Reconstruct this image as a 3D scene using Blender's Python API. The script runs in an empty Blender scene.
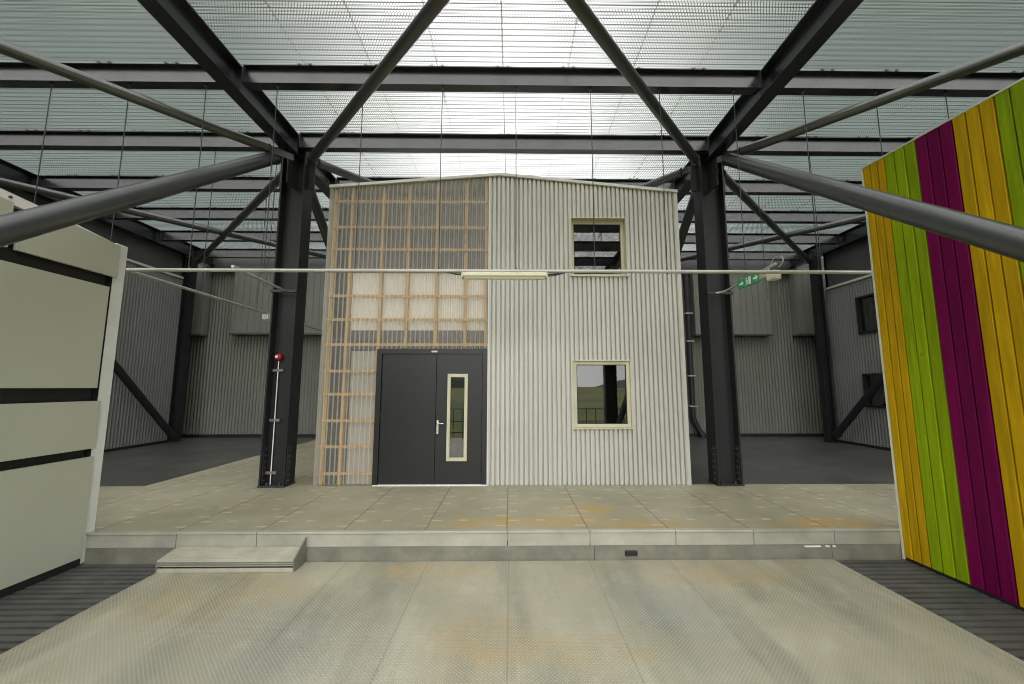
import bpy, math, random
from mathutils import Vector, Matrix
random.seed(7)
SC = bpy.context.scene
COL = SC.collection
PI = math.pi

# ------------------------------------------------------------------ helpers
class MB:
    """collects vertices and faces; build() links them as one mesh object"""
    def __init__(s):
        s.v = []; s.f = []; s.sm = []
    def add(s, vs, fs, smooth=False):
        o = len(s.v)
        s.v += [tuple(p) for p in vs]
        s.f += [tuple(i + o for i in f) for f in fs]
        s.sm += [smooth] * len(fs)
        return s
    def box(s, x0, x1, y0, y1, z0, z1):
        x0, x1 = min(x0, x1), max(x0, x1); y0, y1 = min(y0, y1), max(y0, y1); z0, z1 = min(z0, z1), max(z0, z1)
        vs = [(x0,y0,z0),(x1,y0,z0),(x1,y1,z0),(x0,y1,z0),(x0,y0,z1),(x1,y0,z1),(x1,y1,z1),(x0,y1,z1)]
        return s.add(vs, [(0,3,2,1),(4,5,6,7),(0,1,5,4),(1,2,6,5),(2,3,7,6),(3,0,4,7)])
    def cbox(s, x0, x1, y0, y1, z0, z1, c=.006):
        """box with chamfered edges along all twelve edges"""
        vs = []; idx = {}
        X = (x0, x1); Y = (y0, y1); Z = (z0, z1)
        for i in (0,1):
            for j in (0,1):
                for k in (0,1):
                    sx, sy, sz = (1,-1)[i], (1,-1)[j], (1,-1)[k]
                    for a in range(3):
                        p = [X[i]+sx*c, Y[j]+sy*c, Z[k]+sz*c]
                        p[a] = (X[i], Y[j], Z[k])[a]
                        idx[(i,j,k,a)] = len(vs); vs.append(p)
        fs = []
        for a in range(3):
            for e in (0,1):
                b, d = [q for q in range(3) if q != a]
                loop = []
                for (p, q) in ((0,0),(1,0),(1,1),(0,1)):
                    key = [0,0,0]; key[a] = e; key[b] = p; key[d] = q
                    loop.append(idx[(*key, a)])
                flip = (e == 0) != (a == 1)
                fs.append(tuple(loop[::-1]) if flip else tuple(loop))
        for i in (0,1):
            for j in (0,1):
                for k in (0,1):
                    fs.append(tuple(idx[(i,j,k,a)] for a in range(3)))
        for a in range(3):
            b, d = [q for q in range(3) if q != a]
            for p in (0,1):
                for q in (0,1):
                    k0 = [0,0,0]; k0[b] = p; k0[d] = q; k1 = list(k0); k1[a] = 1
                    fs.append((idx[(*k0,b)], idx[(*k1,b)], idx[(*k1,d)], idx[(*k0,d)]))
        return s.add(vs, fs)
    def tube(s, pts, r, n=14, cap=True):
        pts = [Vector(p) for p in pts]
        rings = []
        ref = None
        for i, p in enumerate(pts):
            t = ((pts[min(i+1, len(pts)-1)] - p).normalized() + (p - pts[max(i-1, 0)]).normalized())
            if t.length < 1e-6: t = Vector((0,0,1))
            t.normalize()
            if ref is None:
                ref = Vector((0,0,1)) if abs(t.z) < .9 else Vector((1,0,0))
            a = (ref - t * ref.dot(t)).normalized(); b = t.cross(a); ref = a
            rings.append([p + (a * math.cos(2*PI*k/n) + b * math.sin(2*PI*k/n)) * r for k in range(n)])
        vs = [q for rg in rings for q in rg]; fs = []
        for i in range(len(rings)-1):
            for k in range(n):
                fs.append((i*n+k, i*n+(k+1)%n, (i+1)*n+(k+1)%n, (i+1)*n+k))
        s.add(vs, fs, True)
        if cap:
            s.add(rings[0], [tuple(range(n))[::-1]]); s.add(rings[-1], [tuple(range(n))])
        return s
    def prism(s, poly, axis, a0, a1):
        """poly: 2-D points in the two other axes, extruded along axis"""
        n = len(poly)
        def mk(p, t):
            if axis == 'X': return (t, p[0], p[1])
            if axis == 'Y': return (p[0], t, p[1])
            return (p[0], p[1], t)
        vs = [mk(p, a0) for p in poly] + [mk(p, a1) for p in poly]
        fs = [(i, (i+1)%n, (i+1)%n+n, i+n) for i in range(n)] + [tuple(range(n))[::-1], tuple(range(n, 2*n))]
        return s.add(vs, fs)
    def build(s, name, m, parent=None, loc=None, sharp=False):
        me = bpy.data.meshes.new(name)
        me.from_pydata(s.v, [], s.f)
        me.polygons.foreach_set('use_smooth', s.sm)
        me.materials.append(m)
        o = bpy.data.objects.new(name, me)
        COL.objects.link(o)
        if parent is not None:
            o.parent = parent
            o.matrix_parent_inverse = Matrix.Translation(-Vector(parent.location))
        import bmesh
        bm = bmesh.new(); bm.from_mesh(me)
        bmesh.ops.remove_doubles(bm, verts=bm.verts[:], dist=1e-6)
        bmesh.ops.recalc_face_normals(bm, faces=bm.faces[:])
        for e in bm.edges:
            if len(e.link_faces) != 2 or any(not q.smooth for q in e.link_faces): e.smooth = False
        bm.to_mesh(me); bm.free()
        return o
    def each(s, name, m, parent=None):
        """one object per loose piece"""
        key = {}; rep = []
        up = list(range(len(s.v)))
        def find(i):
            while up[i] != i:
                up[i] = up[up[i]]; i = up[i]
            return i
        for i, p in enumerate(s.v):
            q = tuple(round(c, 6) for c in p)
            if q in key: up[find(i)] = find(key[q])
            else: key[q] = i
        for f in s.f:
            for i in f[1:]: up[find(i)] = find(f[0])
        parts = {}
        for j, f in enumerate(s.f): parts.setdefault(find(f[0]), []).append(j)
        out = []
        for js in parts.values():
            ids = sorted({i for j in js for i in s.f[j]}); mp = {a: b for b, a in enumerate(ids)}
            q = MB(); q.v = [s.v[i] for i in ids]; q.f = [tuple(mp[i] for i in s.f[j]) for j in js]; q.sm = [s.sm[j] for j in js]
            out.append(q.build(name, m, parent))
        return out

def tag(o, label, cat=None, group=None, kind=None):
    if label: o['label'] = label
    if cat: o['category'] = cat
    if group: o['group'] = group
    if kind: o['kind'] = kind
    return o
def empty(name, loc, label, cat, group=None):
    o = bpy.data.objects.new(name, None); COL.objects.link(o)
    o.location = loc; o.empty_display_size = .1
    return tag(o, label, cat, group)
def struct(mb, name, m, label=None):
    o = mb.build(name, m); o['kind'] = 'structure'
    if label: o['label'] = label
    return o
def ibeam(mb, axis, c, a0, a1, top, bot, w, tf=.016, tw=.011):
    """I-section running along axis; c = centre across"""
    poly = [(c-w/2,bot),(c+w/2,bot),(c+w/2,bot+tf),(c+tw/2,bot+tf),(c+tw/2,top-tf),(c+w/2,top-tf),(c+w/2,top),(c-w/2,top),(c-w/2,top-tf),(c-tw/2,top-tf),(c-tw/2,bot+tf),(c-w/2,bot+tf)]
    vs = poly
    n = len(poly)
    def mk(p, t): return (t, p[0], p[1]) if axis == 'X' else (p[0], t, p[1])
    V = [mk(p, a0) for p in poly] + [mk(p, a1) for p in poly]
    fs = [(i, (i+1)%n, (i+1)%n+n, i+n) for i in range(n)]
    for o in (0, n):
        for q in ((0,1,2,11),(11,2,3,10),(10,3,4,9),(9,4,5,8),(8,5,6,7)):
            fs.append(tuple(i+o for i in q))
    return mb.add(V, fs)

# ------------------------------------------------------------------ materials
def newmat(name):
    m = bpy.data.materials.new(name); m.use_nodes = True
    nt = m.node_tree
    return m, nt, nt.nodes['Principled BSDF']
class N:
    """tiny node shorthand"""
    def __init__(s, nt): s.nt = nt
    def n(s, t, **kw):
        nd = s.nt.nodes.new(t)
        for k, v in kw.items(): setattr(nd, k, v)
        return nd
    def link(s, a, b): s.nt.links.new(a, b)
    def math(s, op, a, b=None, c=None):
        nd = s.n('ShaderNodeMath', operation=op)
        for i, x in enumerate((a, b, c)):
            if x is None: continue
            if isinstance(x, (int, float)): nd.inputs[i].default_value = x
            else: s.link(x, nd.inputs[i])
        return nd.outputs[0]
    def coord(s, kind='Object'):
        return s.n('ShaderNodeTexCoord').outputs[kind]
    def xyz(s, v):
        nd = s.n('ShaderNodeSeparateXYZ'); s.link(v, nd.inputs[0]); return nd.outputs
    def noise(s, v, scale, detail=4, rough=.55, stretch=None):
        if stretch:
            mp = s.n('ShaderNodeMapping'); mp.inputs['Scale'].default_value = stretch
            s.link(v, mp.inputs['Vector']); v = mp.outputs[0]
        nd = s.n('ShaderNodeTexNoise'); nd.inputs['Scale'].default_value = scale
        nd.inputs['Detail'].default_value = detail; nd.inputs['Roughness'].default_value = rough
        s.link(v, nd.inputs['Vector']); return nd.outputs['Fac']
    def rng(s, x, a, b, c=0., d=1., smooth=False):
        nd = s.n('ShaderNodeMapRange'); nd.clamp = True
        if smooth: nd.interpolation_type = 'SMOOTHSTEP'
        for i, q in enumerate((a, b, c, d)): nd.inputs[i+1].default_value = q
        s.link(x, nd.inputs[0]); return nd.outputs[0]
    def mix(s, f, a, b):
        nd = s.n('ShaderNodeMix', data_type='RGBA')
        for sock, x in ((nd.inputs[0], f), (nd.inputs[6], a), (nd.inputs[7], b)):
            if isinstance(x, (int, float)): sock.default_value = x
            elif isinstance(x, tuple): sock.default_value = (*x, 1) if len(x) == 3 else x
            else: s.link(x, sock)
        return nd.outputs[2]
    def bump(s, h, strength=.3, dist=.01):
        nd = s.n('ShaderNodeBump'); nd.inputs['Strength'].default_value = strength
        nd.inputs['Distance'].default_value = dist
        s.link(h, nd.inputs['Height']); return nd.outputs[0]

def paint(name, col, rough=.5, var=.12, scale=3., metal=0., spec=.5, bump=0., bscale=60):
    m, nt, p = newmat(name); k = N(nt); c = k.coord()
    f = k.noise(c, scale)
    a = tuple(x*(1-var) for x in col); b = tuple(min(1, x*(1+var)) for x in col)
    k.link(k.mix(k.rng(f, .3, .7), a, b), p.inputs['Base Color'])
    p.inputs['Roughness'].default_value = rough; p.inputs['Metallic'].default_value = metal
    p.inputs['Specular IOR Level'].default_value = spec
    if bump:
        k.link(k.bump(k.noise(c, bscale), bump, .005), p.inputs['Normal'])
    return m

def srgb(r, g, b):
    f = lambda u: (u/255)/12.92 if u/255 <= .04045 else ((u/255+.055)/1.055)**2.4
    return (f(r), f(g), f(b))

M = {}
M['steel'] = paint('dark painted steel', (.016,.018,.021), .27, .15, 2., spec=1.)
M['column'] = paint('dark painted column', (.016,.0165,.018), .5, .15, 2., spec=.4)
M['tube'] = paint('dark painted tube', (.034,.038,.038), .30, .15, 2., spec=1.)
M['plate'] = paint('dark end plate', (.026,.026,.029), .45)
M['bolt'] = paint('zinc bolts', (.10,.10,.11), .4, metal=.6)
M['clad'] = paint('cream grey cladding', (.575,.57,.52), .42, .05, 1.2)
M['flash'] = paint('pale flashing', (.66,.66,.62), .4, .05)
M['rearclad'] = paint('grey rear cladding', (.19,.195,.165), .5, .10, .8)
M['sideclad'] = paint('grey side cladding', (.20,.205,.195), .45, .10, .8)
M['rearbox'] = paint('grey box panel', (.22,.225,.195), .5, .08, .8)
M['galv'] = paint('galvanised steel', (.52,.505,.41), .4, .14, 5., metal=.25)
M['post'] = paint('pale painted post', (.76,.79,.75), .4, .06)
M['dullgalv'] = paint('dull galvanised steel', (.19,.195,.17), .45, .14, 5.)
M['white'] = paint('off white panel', (.49,.515,.41), .35, .04, .7)
M['dark'] = paint('black backing', (.012,.012,.013), .6)
M['door'] = paint('anthracite door', (.014,.0145,.016), .36, .08, 1.)
M['cream'] = paint('cream window frame', (.60,.57,.42), .4, .06)
M['creamlight'] = paint('cream light housing', (.72,.70,.52), .4, .05)
M['chrome'] = paint('brushed steel', (.75,.75,.74), .25, .05, metal=.9)
M['white_paint'] = paint('white paint', (.88,.86,.83), .5, .04)
M['wire'] = paint('dark wire', (.03,.03,.03), .5)
M['pipe'] = paint('grey conduit', (.48,.47,.43), .35, .08, metal=.3)
M['red'] = paint('red plastic', (.26,.006,.010), .4)
M['signgreen'] = paint('sign green', (.03,.36,.12), .4, .03)
M['asphalt'] = paint('dark rear floor', (.075,.074,.068), .4, .3, 1.6, bump=.1)
M['soft'] = paint('grey inner board', (.42,.41,.37), .6, .1, 1.5)
M['dusk'] = paint('violet grey sheet', (.085,.080,.088), .5, .25, 1.5)
M['concrete'] = paint('kerb concrete', (.20,.195,.155), .7, .25, 4., bump=.3)
M['frontgalv'] = paint('galvanised edge channel', (.42,.415,.35), .42, .18, 3., metal=.2)
M['hidden'] = paint('shed interior lining', (.20,.20,.19), .8)
M['darkgrey_sheet'] = paint('shadow grey sheet', (.085,.085,.088), .5, .1)  # dark tone stands in for shade at wall tops and box undersides

def timber(name, col):
    m, nt, p = newmat(name); k = N(nt); c = k.coord()
    g = k.noise(c, 14, 6, .6, (1.2, 1.2, .12))
    k.link(k.mix(k.rng(g, .3, .7), tuple(x*.72 for x in col), tuple(min(1,x*1.2) for x in col)), p.inputs['Base Color'])
    p.inputs['Roughness'].default_value = .6
    return m
M['timber'] = timber('pine stud', (.55,.355,.125))
def stain(name, col, knots=(.25,.12,.02)):
    """stained softwood board with grain along its length and a few knots"""
    m, nt, p = newmat(name); k = N(nt); c = k.coord()
    info = k.n('ShaderNodeObjectInfo').outputs['Random']
    x, y, z = k.xyz(c)
    off = k.math('MULTIPLY', info, 37.)
    cv = k.n('ShaderNodeCombineXYZ'); k.link(x, cv.inputs[0]); k.link(k.math('ADD', y, off), cv.inputs[1]); k.link(k.math('ADD', z, off), cv.inputs[2])
    g = k.noise(cv.outputs[0], 26, 6, .62, (1., 1., .07))
    patch = k.noise(cv.outputs[0], 2.2, 3, .5)
    a = k.mix(k.rng(g, .28, .72), tuple(q*.66 for q in col), tuple(min(1,q*1.15) for q in col))
    a = k.mix(k.rng(patch, .35, .75, 0, .45), a, tuple(q*.72 for q in col))
    vor = k.n('ShaderNodeTexVoronoi'); vor.inputs['Scale'].default_value = 2.6
    k.link(cv.outputs[0], vor.inputs['Vector'])
    a = k.mix(k.rng(vor.outputs['Distance'], .02, .07, .7, 0.), a, knots)
    tone = k.rng(info, 0, 1, .82, 1.12)
    hv = k.n('ShaderNodeHueSaturation'); k.link(tone, hv.inputs['Value']); k.link(a, hv.inputs['Color'])
    k.link(hv.outputs[0], p.inputs['Base Color'])
    p.inputs['Roughness'].default_value = .55; p.inputs['Specular IOR Level'].default_value = .15
    k.link(k.bump(g, .15, .004), p.inputs['Normal'])
    return m
M['yellow'] = stain('yellow stain', (.58,.355,.004))
M['green'] = stain('lime stain', (.29,.41,.004), (.12,.2,.01))
M['purple'] = stain('magenta stain', (.17,.0006,.064), (.06,.001,.02))

def glass_mat(name, refl=.45, tint=(.8,.8,.8)):
    m, nt, p = newmat(name); k = N(nt)
    nt.nodes.remove(p)
    out = nt.nodes['Material Output']
    g = k.n('ShaderNodeBsdfGlossy'); g.inputs['Roughness'].default_value = .015
    g.inputs['Color'].default_value = (*tint, 1)
    t = k.n('ShaderNodeBsdfTransparent'); t.inputs['Color'].default_value = (.6,.6,.6,1)
    mx = k.n('ShaderNodeMixShader'); mx.inputs[0].default_value = refl
    k.link(t.outputs[0], mx.inputs[1]); k.link(g.outputs[0], mx.inputs[2]); k.link(mx.outputs[0], out.inputs[0])
    return m
M['glass'] = glass_mat('coated glazing', .145)

def polycarb():
    m, nt, p = newmat('clear corrugated polycarbonate'); k = N(nt); out = nt.nodes['Material Output']
    p.inputs['Base Color'].default_value = (.88,.85,.79,1); p.inputs['Roughness'].default_value = .2
    t = k.n('ShaderNodeBsdfTransparent'); t.inputs['Color'].default_value = (1.,.985,.96,1)
    lw = k.n('ShaderNodeLayerWeight'); lw.inputs['Blend'].default_value = .45
    f = k.rng(lw.outputs['Facing'], 0.02, .55, .19, .72)
    tr = k.n('ShaderNodeBsdfTranslucent'); tr.inputs['Color'].default_value = (.7,.68,.62,1)
    m1 = k.n('ShaderNodeMixShader'); m1.inputs[0].default_value = .3
    k.link(p.outputs[0], m1.inputs[1]); k.link(tr.outputs[0], m1.inputs[2])
    mx = k.n('ShaderNodeMixShader'); k.link(f, mx.inputs[0])
    k.link(t.outputs[0], mx.inputs[1]); k.link(m1.outputs[0], mx.inputs[2]); k.link(mx.outputs[0], out.inputs[0])
    return m
M['poly'] = polycarb()

def perforated():
    """corrugated sheet punched with small staggered holes"""
    m, nt, p = newmat('perforated roof sheet'); k = N(nt); out = nt.nodes['Material Output']
    c = k.coord(); x, y, z = k.xyz(c)
    row = k.math('DIVIDE', y, .0263)
    odd = k.math('MULTIPLY', k.math('MODULO', k.math('ABSOLUTE', k.math('FLOOR', row)), 2.), .5)
    u = k.math('SUBTRACT', k.math('FRACT', k.math('ADD', k.math('DIVIDE', x, .034), odd)), .5)
    v = k.math('SUBTRACT', k.math('FRACT', row), .5)
    d = k.math('SQRT', k.math('ADD', k.math('MULTIPLY', u, u), k.math('MULTIPLY', v, v)))
    hole = k.math('LESS_THAN', d, .395)
    # sheets overlap on the seams, where nothing shows through
    sx = k.math('ABSOLUTE', k.math('SUBTRACT', k.math('FRACT', k.math('ADD', k.math('DIVIDE', k.math('ADD', x, .11), .875), .5)), .5))
    solid = k.math('LESS_THAN', sx, .008)
    hole = k.math('MULTIPLY', hole, k.math('SUBTRACT', 1., solid))
    p.inputs['Base Color'].default_value = (.40,.42,.40,1); p.inputs['Roughness'].default_value = .45
    t = k.n('ShaderNodeBsdfTransparent')
    mx = k.n('ShaderNodeMixShader'); k.link(hole, mx.inputs[0])
    k.link(p.outputs[0], mx.inputs[1]); k.link(t.outputs[0], mx.inputs[2]); k.link(mx.outputs[0], out.inputs[0])
    return m
M['perf'] = perforated()

def blob(k, x, y, cx, cy, rx, ry):
    a = k.math('DIVIDE', k.math('SUBTRACT', x, cx), rx); b = k.math('DIVIDE', k.math('SUBTRACT', y, cy), ry)
    d = k.math('SQRT', k.math('ADD', k.math('MULTIPLY', a, a), k.math('MULTIPLY', b, b)))
    return k.rng(d, .25, 1., 1., 0., True)
def addall(k, L):
    r = L[0]
    for q in L[1:]: r = k.math('MAXIMUM', r, q)
    return r

def chequer():
    """weathered galvanised chequer plate floor: raised lozenges, plate joints, rust, painted sheen streaks"""
    m, nt, p = newmat('chequer plate floor'); k = N(nt); c = k.coord(); x, y, z = k.xyz(c)
    n1 = k.noise(c, .9, 5, .6); n2 = k.noise(c, 3.2, 5, .65); n3 = k.noise(c, 14, 4, .6)
    sheen_streak = k.noise(c, 1.9, 5, .62, (1., .22, 1.)); sheen_streak2 = k.noise(c, 1.3, 4, .6, (1., .2, 1.))  # reflection streaks, dark and light, painted into the plate colour
    col = k.mix(k.rng(n1, .3, .7), (.35,.33,.235), (.50,.47,.355))
    col = k.mix(k.rng(sheen_streak, .46, .66, 0, .75), col, (.23,.235,.185))
    col = k.mix(k.rng(sheen_streak2, .54, .68, 0, .42), col, (.68,.655,.54))
    col = k.mix(k.rng(n2, .56, .72, 0, .45), col, (.60,.58,.50))
    rust = addall(k, [blob(k, x, y, -2.6, 3.75, 1.1, .65), blob(k, x, y, 2.15, 4.1, 1.2, .35), blob(k, x, y, -.2, 3.1, .5, .5), blob(k, x, y, .5, 3.0, 1.3, .25), blob(k, x, y, -.9, 4.2, .9, .3)])
    col = k.mix(k.math('MULTIPLY', rust, k.rng(n2, .36, .66, 0, .7)), col, (.45,.325,.14))
    cool = addall(k, [blob(k, x, y, -1.9, 3.0, 1.4, .9), blob(k, x, y, 1.2, 3.3, .9, .9)])
    col = k.mix(k.math('MULTIPLY', cool, k.rng(n1, .4, .6, .1, .55)), col, (.26,.29,.265))
    # joints every 0.86 m
    jx = k.math('ABSOLUTE', k.math('SUBTRACT', k.math('FRACT', k.math('ADD', k.math('DIVIDE', k.math('ADD', x, .02), .86), .5)), .5))
    joint = k.rng(jx, .004, .010, 1., 0.)
    col = k.mix(k.math('MULTIPLY', joint, .4), col, (.16,.155,.12))
    # lozenges
    a = k.math('MULTIPLY', k.math('ADD', x, y), 33.); b = k.math('MULTIPLY', k.math('SUBTRACT', x, y), 33.)
    par = k.math('MODULO', k.math('ABSOLUTE', k.math('ADD', k.math('FLOOR', a), k.math('FLOOR', b))), 2.)
    fa = k.math('SUBTRACT', k.math('FRACT', a), .5); fb = k.math('SUBTRACT', k.math('FRACT', b), .5)
    def bar(u, v):
        uu = k.math('MULTIPLY', u, 1. / .46); vv = k.math('MULTIPLY', v, 1. / .17)
        d = k.math('ADD', k.math('MULTIPLY', uu, uu), k.math('MULTIPLY', vv, vv))
        return k.rng(d, .2, 1., 1., 0., True)
    h = k.math('ADD', k.math('MULTIPLY', bar(fa, fb), par), k.math('MULTIPLY', bar(fb, fa), k.math('SUBTRACT', 1., par)))
    col = k.mix(k.math('MULTIPLY', h, .5), col, (.80,.77,.66))
    k.link(col, p.inputs['Base Color'])
    k.link(k.rng(n2, .3, .7, .34, .56), p.inputs['Roughness'])
    p.inputs['Metallic'].default_value = .15
    hh = k.math('ADD', h, k.math('MULTIPLY', n3, .25))
    k.link(k.bump(hh, .9, .005), p.inputs['Normal'])
    return m
M['chequer'] = chequer()

def deckmat():
    """steel deck plates with rows of short weld beads along the joints"""
    m, nt, p = newmat('platform deck plate'); k = N(nt); c = k.coord(); x, y, z = k.xyz(c)
    n1 = k.noise(c, 1.1, 5, .6); n2 = k.noise(c, 4., 5, .65)
    col = k.mix(k.rng(n1, .3, .7), (.295,.272,.18), (.405,.378,.27))
    col = k.mix(k.rng(n2, .55, .75, 0, .35), col, (.44,.43,.36))
    rust = addall(k, [blob(k, x, y, .25, 4.72, 1.5, .28), blob(k, x, y, -.25, 4.7, .7, .3), blob(k, x, y, 1.5, 4.62, .9, .22), blob(k, x, y, 3.6, 4.6, .9, .3), blob(k, x, y, 1., 5.2, .5, .3)])
    col = k.mix(k.math('MULTIPLY', rust, k.rng(n2, .34, .62, .1, .75)), col, (.50,.31,.085))
    px = k.math('ADD', k.math('DIVIDE', k.math('ADD', x, .04), .89), .5)
    jx = k.math('SUBTRACT', k.math('FRACT', px), .5)
    ja = k.math('ABSOLUTE', jx)
    joint = k.rng(ja, .004, .011, 1., 0.)
    half = k.math('ABSOLUTE', k.math('SUBTRACT', ja, .27))
    def beads(cx, pitch, ph, w, ln):
        fy = k.math('ABSOLUTE', k.math('SUBTRACT', k.math('FRACT', k.math('ADD', k.math('DIVIDE', y, pitch), ph)), .5))
        dx = k.math('ABSOLUTE', k.math('SUBTRACT', jx, cx))
        return k.math('MULTIPLY', k.rng(dx, w*.6, w, 1., 0.), k.rng(fy, ln*.7, ln, 1., 0.))
    w = addall(k, [beads(-.075, .34, 0., .085, .07), beads(.085, .34, .5, .085, .07), beads(.43, .9, .2, .07, .035), beads(-.30, .9, .7, .07, .03)])
    w = k.math('MULTIPLY', w, k.rng(k.noise(c, 2.1), .36, .5, .25, 1.))
    col = k.mix(k.math('MULTIPLY', joint, .75), col, (.10,.085,.05))
    col = k.mix(k.math('MULTIPLY', w, .5), col, (.62,.59,.47))
    k.link(col, p.inputs['Base Color'])
    k.link(k.rng(n2, .3, .7, .42, .62), p.inputs['Roughness'])
    p.inputs['Metallic'].default_value = .1
    k.link(k.bump(k.math('ADD', w, k.math('MULTIPLY', n2, .2)), .4, .004), p.inputs['Normal'])
    return m
M['deck'] = deckmat()

def fieldmat():
    m, nt, p = newmat('meadow'); k = N(nt); c = k.coord()
    n1 = k.noise(c, .05, 5); n2 = k.noise(c, .6, 5)
    col = k.mix(k.rng(n1, .4, .6), (.10,.14,.018), (.24,.21,.045))
    col = k.mix(k.rng(n2, .35, .7, 0, .5), col, (.05,.075,.015))
    k.link(col, p.inputs['Base Color']); p.inputs['Roughness'].default_value = .9
    return m
M['field'] = fieldmat()
M['wood'] = paint('far woodland', (.035,.055,.028), .9, .4, .1)

# ------------------------------------------------------------------ measures
H = 1.85                      # eye height over the lower floor
PZ = .302                     # platform top
PY = 4.421                    # platform front edge
HY = 6.395                    # facade plane of the shed
ZT, ZB = 6.10, 5.83           # purlins
GT, GB = 6.10, 5.74           # girders
CX = (-3.71, 3.467)           # main columns
CYF, CYB = 6.29, 6.59
WLX, WRX = -9.75, 9.35

# ------------------------------------------------------------------ floors
struct(MB().box(-3.55, 3.487, -1.75, PY-.010, -.25, 0), 'floor', M['chequer'])
rear = MB(); rear.box(-11.5, -5.75, 6.41, 12.6, .0, PZ-.004)
struct(rear, 'floor_rear', M['asphalt'])
struct(MB().box(2.9, 11.5, 6.41, 12.6, .0, PZ-.004), 'floor_side', M['asphalt'])
def grating(x0, x1, label):
    mb = MB(); mb.box(x0, x1, -1.75, PY, -.25, -.035)
    y = PY - .03
    while y > -1.7:
        mb.box(x0, x1, y-.052, y, -.036, -.006); y -= .085
    o = mb.build('ribbed_floor_strip', M['ribs']); tag(o, label, 'floor grating')
M['ribs'] = paint('dark ribbed decking', (.085,.087,.080), .5, .25, 4.)
grating(-4.60, -3.556, 'dark ribbed grating strip along the foot of the white panelled partition')
grating(3.493, 4.40, 'dark ribbed grating strip along the foot of the coloured board screen')

# raised platform
pf = empty('raised_platform', (0, PY, 0), 'long low steel-decked platform in front of the grey shed', 'platform')
d = MB(); d.box(-9.7, 9.3, PY+.012, 6.375, .20, PZ); d.box(-9.7, -3.12, 6.3751, 6.41, .20, PZ); d.box(2.9, 9.3, 6.3751, 6.41, .20, PZ); d.box(-5.75, -3.12, 6.4101, 12.4, .20, PZ); d.box(-3.1199, 2.8999, 6.3752, 12.4, .20, PZ-.002)
d.each('deck', M['deck'], pf)
e = MB()
xs = [-9.7, -5.4, -3.573, -2.72, -.03, .861, 1.796, 2.649, 3.539, 9.3]
for a, b in zip(xs, xs[1:]):
    dz = random.uniform(-.002, .002)
    e.cbox(a+.003, b-.003, PY-.012, PY+.05, PZ-.022+dz, PZ+.004+dz, .004)      # rolled nosing
    e.box(a+.004, b-.004, PY, PY+.05, .150, PZ-.022)
e.each('edge_channel', M['frontgalv'], pf)
k_ = MB()
for a, b in ((-9.7,-3.55),(-3.546,.905),(.909,3.5),(3.504,9.3)):
    k_.box(a, b, PY+.006, PY+.2, -.25, .148)
k_.each('kerb', M['concrete'], pf)
sb = MB(); sb.cbox(1.238, 1.368, PY-.022, PY+.01, .045, .095, .006)
sb.build('cable_socket', M['dark'], pf)['label'] = 'small black socket box on the kerb'
for x0, x1 in ((3.20,3.38),(3.43,3.48),(3.51,3.545)):
    MB().cbox(x0, x1, PY-.004, PY+.01, .118, .134, .003).build('white_mark', M['white_paint'], pf)
pf.children[-1]['label'] = 'short white painted mark'

# aluminium step
st = empty('boarding_step', (-2.85, 4.3, 0), 'low grooved aluminium step standing against the platform kerb', 'step')
t = MB(); 
t.prism([(4.172,.062),(4.178,.118),(4.41,.158),(4.41,.140),(4.20,.10),(4.20,.062)], 'X', -3.545, -2.19)
t.build('tread', M['galv'], st)
gr_ = MB()
for i in range(9):
    y = 4.19 + i*.0235
    z = .118 + (y-4.178)/.232*.040
    gr_.box(-3.54, -2.20, y, y+.012, z-.002, z+.007)
gr_.each('grip_rib', M['galv'], st)
gr_ = MB()
for z in (.078, .098): gr_.box(-3.545, -2.19, 4.166, 4.178, z-.005, z+.005)
gr_.each('groove_strip', M['dullgalv'], st)  # dark strips painted as shaded grooves across the tread front
r = MB(); r.cbox(-3.545, -2.19, 4.178, 4.20, .0, .040, .004); r.build('riser', M['galv'], st)
g = MB(); g.box(-3.53, -2.20, 4.196, 4.206, .038, .064); g.build('shadow_groove', M['dark'], st)
for x in (-2.19, -3.56):
    s = MB(); top = .255 if x > -3 else .16
    s.prism([(4.18,0),(4.40,0),(4.40,top),(4.385,top),(4.18,.125)], 'X', x, x+.014)
    s.build('side_plate', M['dullgalv'], st)

# ------------------------------------------------------------------ roof, walls
def wave_strip(mb, axis, a0, a1, length0, length1, fn, pitch, amp, sub=8):
    pass
roof = MB()
n = int((12.8+1.75)/.079*6)
vs = []; fs = []
for i in range(n+1):
    y = -1.75 + i*.079/6
    z = ZT + .011 + .010*math.cos(2*PI*y/.079)
    vs += [(-11.5, y, z), (11.5, y, z)]
    if i: fs.append((2*i-2, 2*i-1, 2*i+1, 2*i))
roof.add(vs, fs, True)
struct(roof, 'ceiling', M['perf'])

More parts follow.
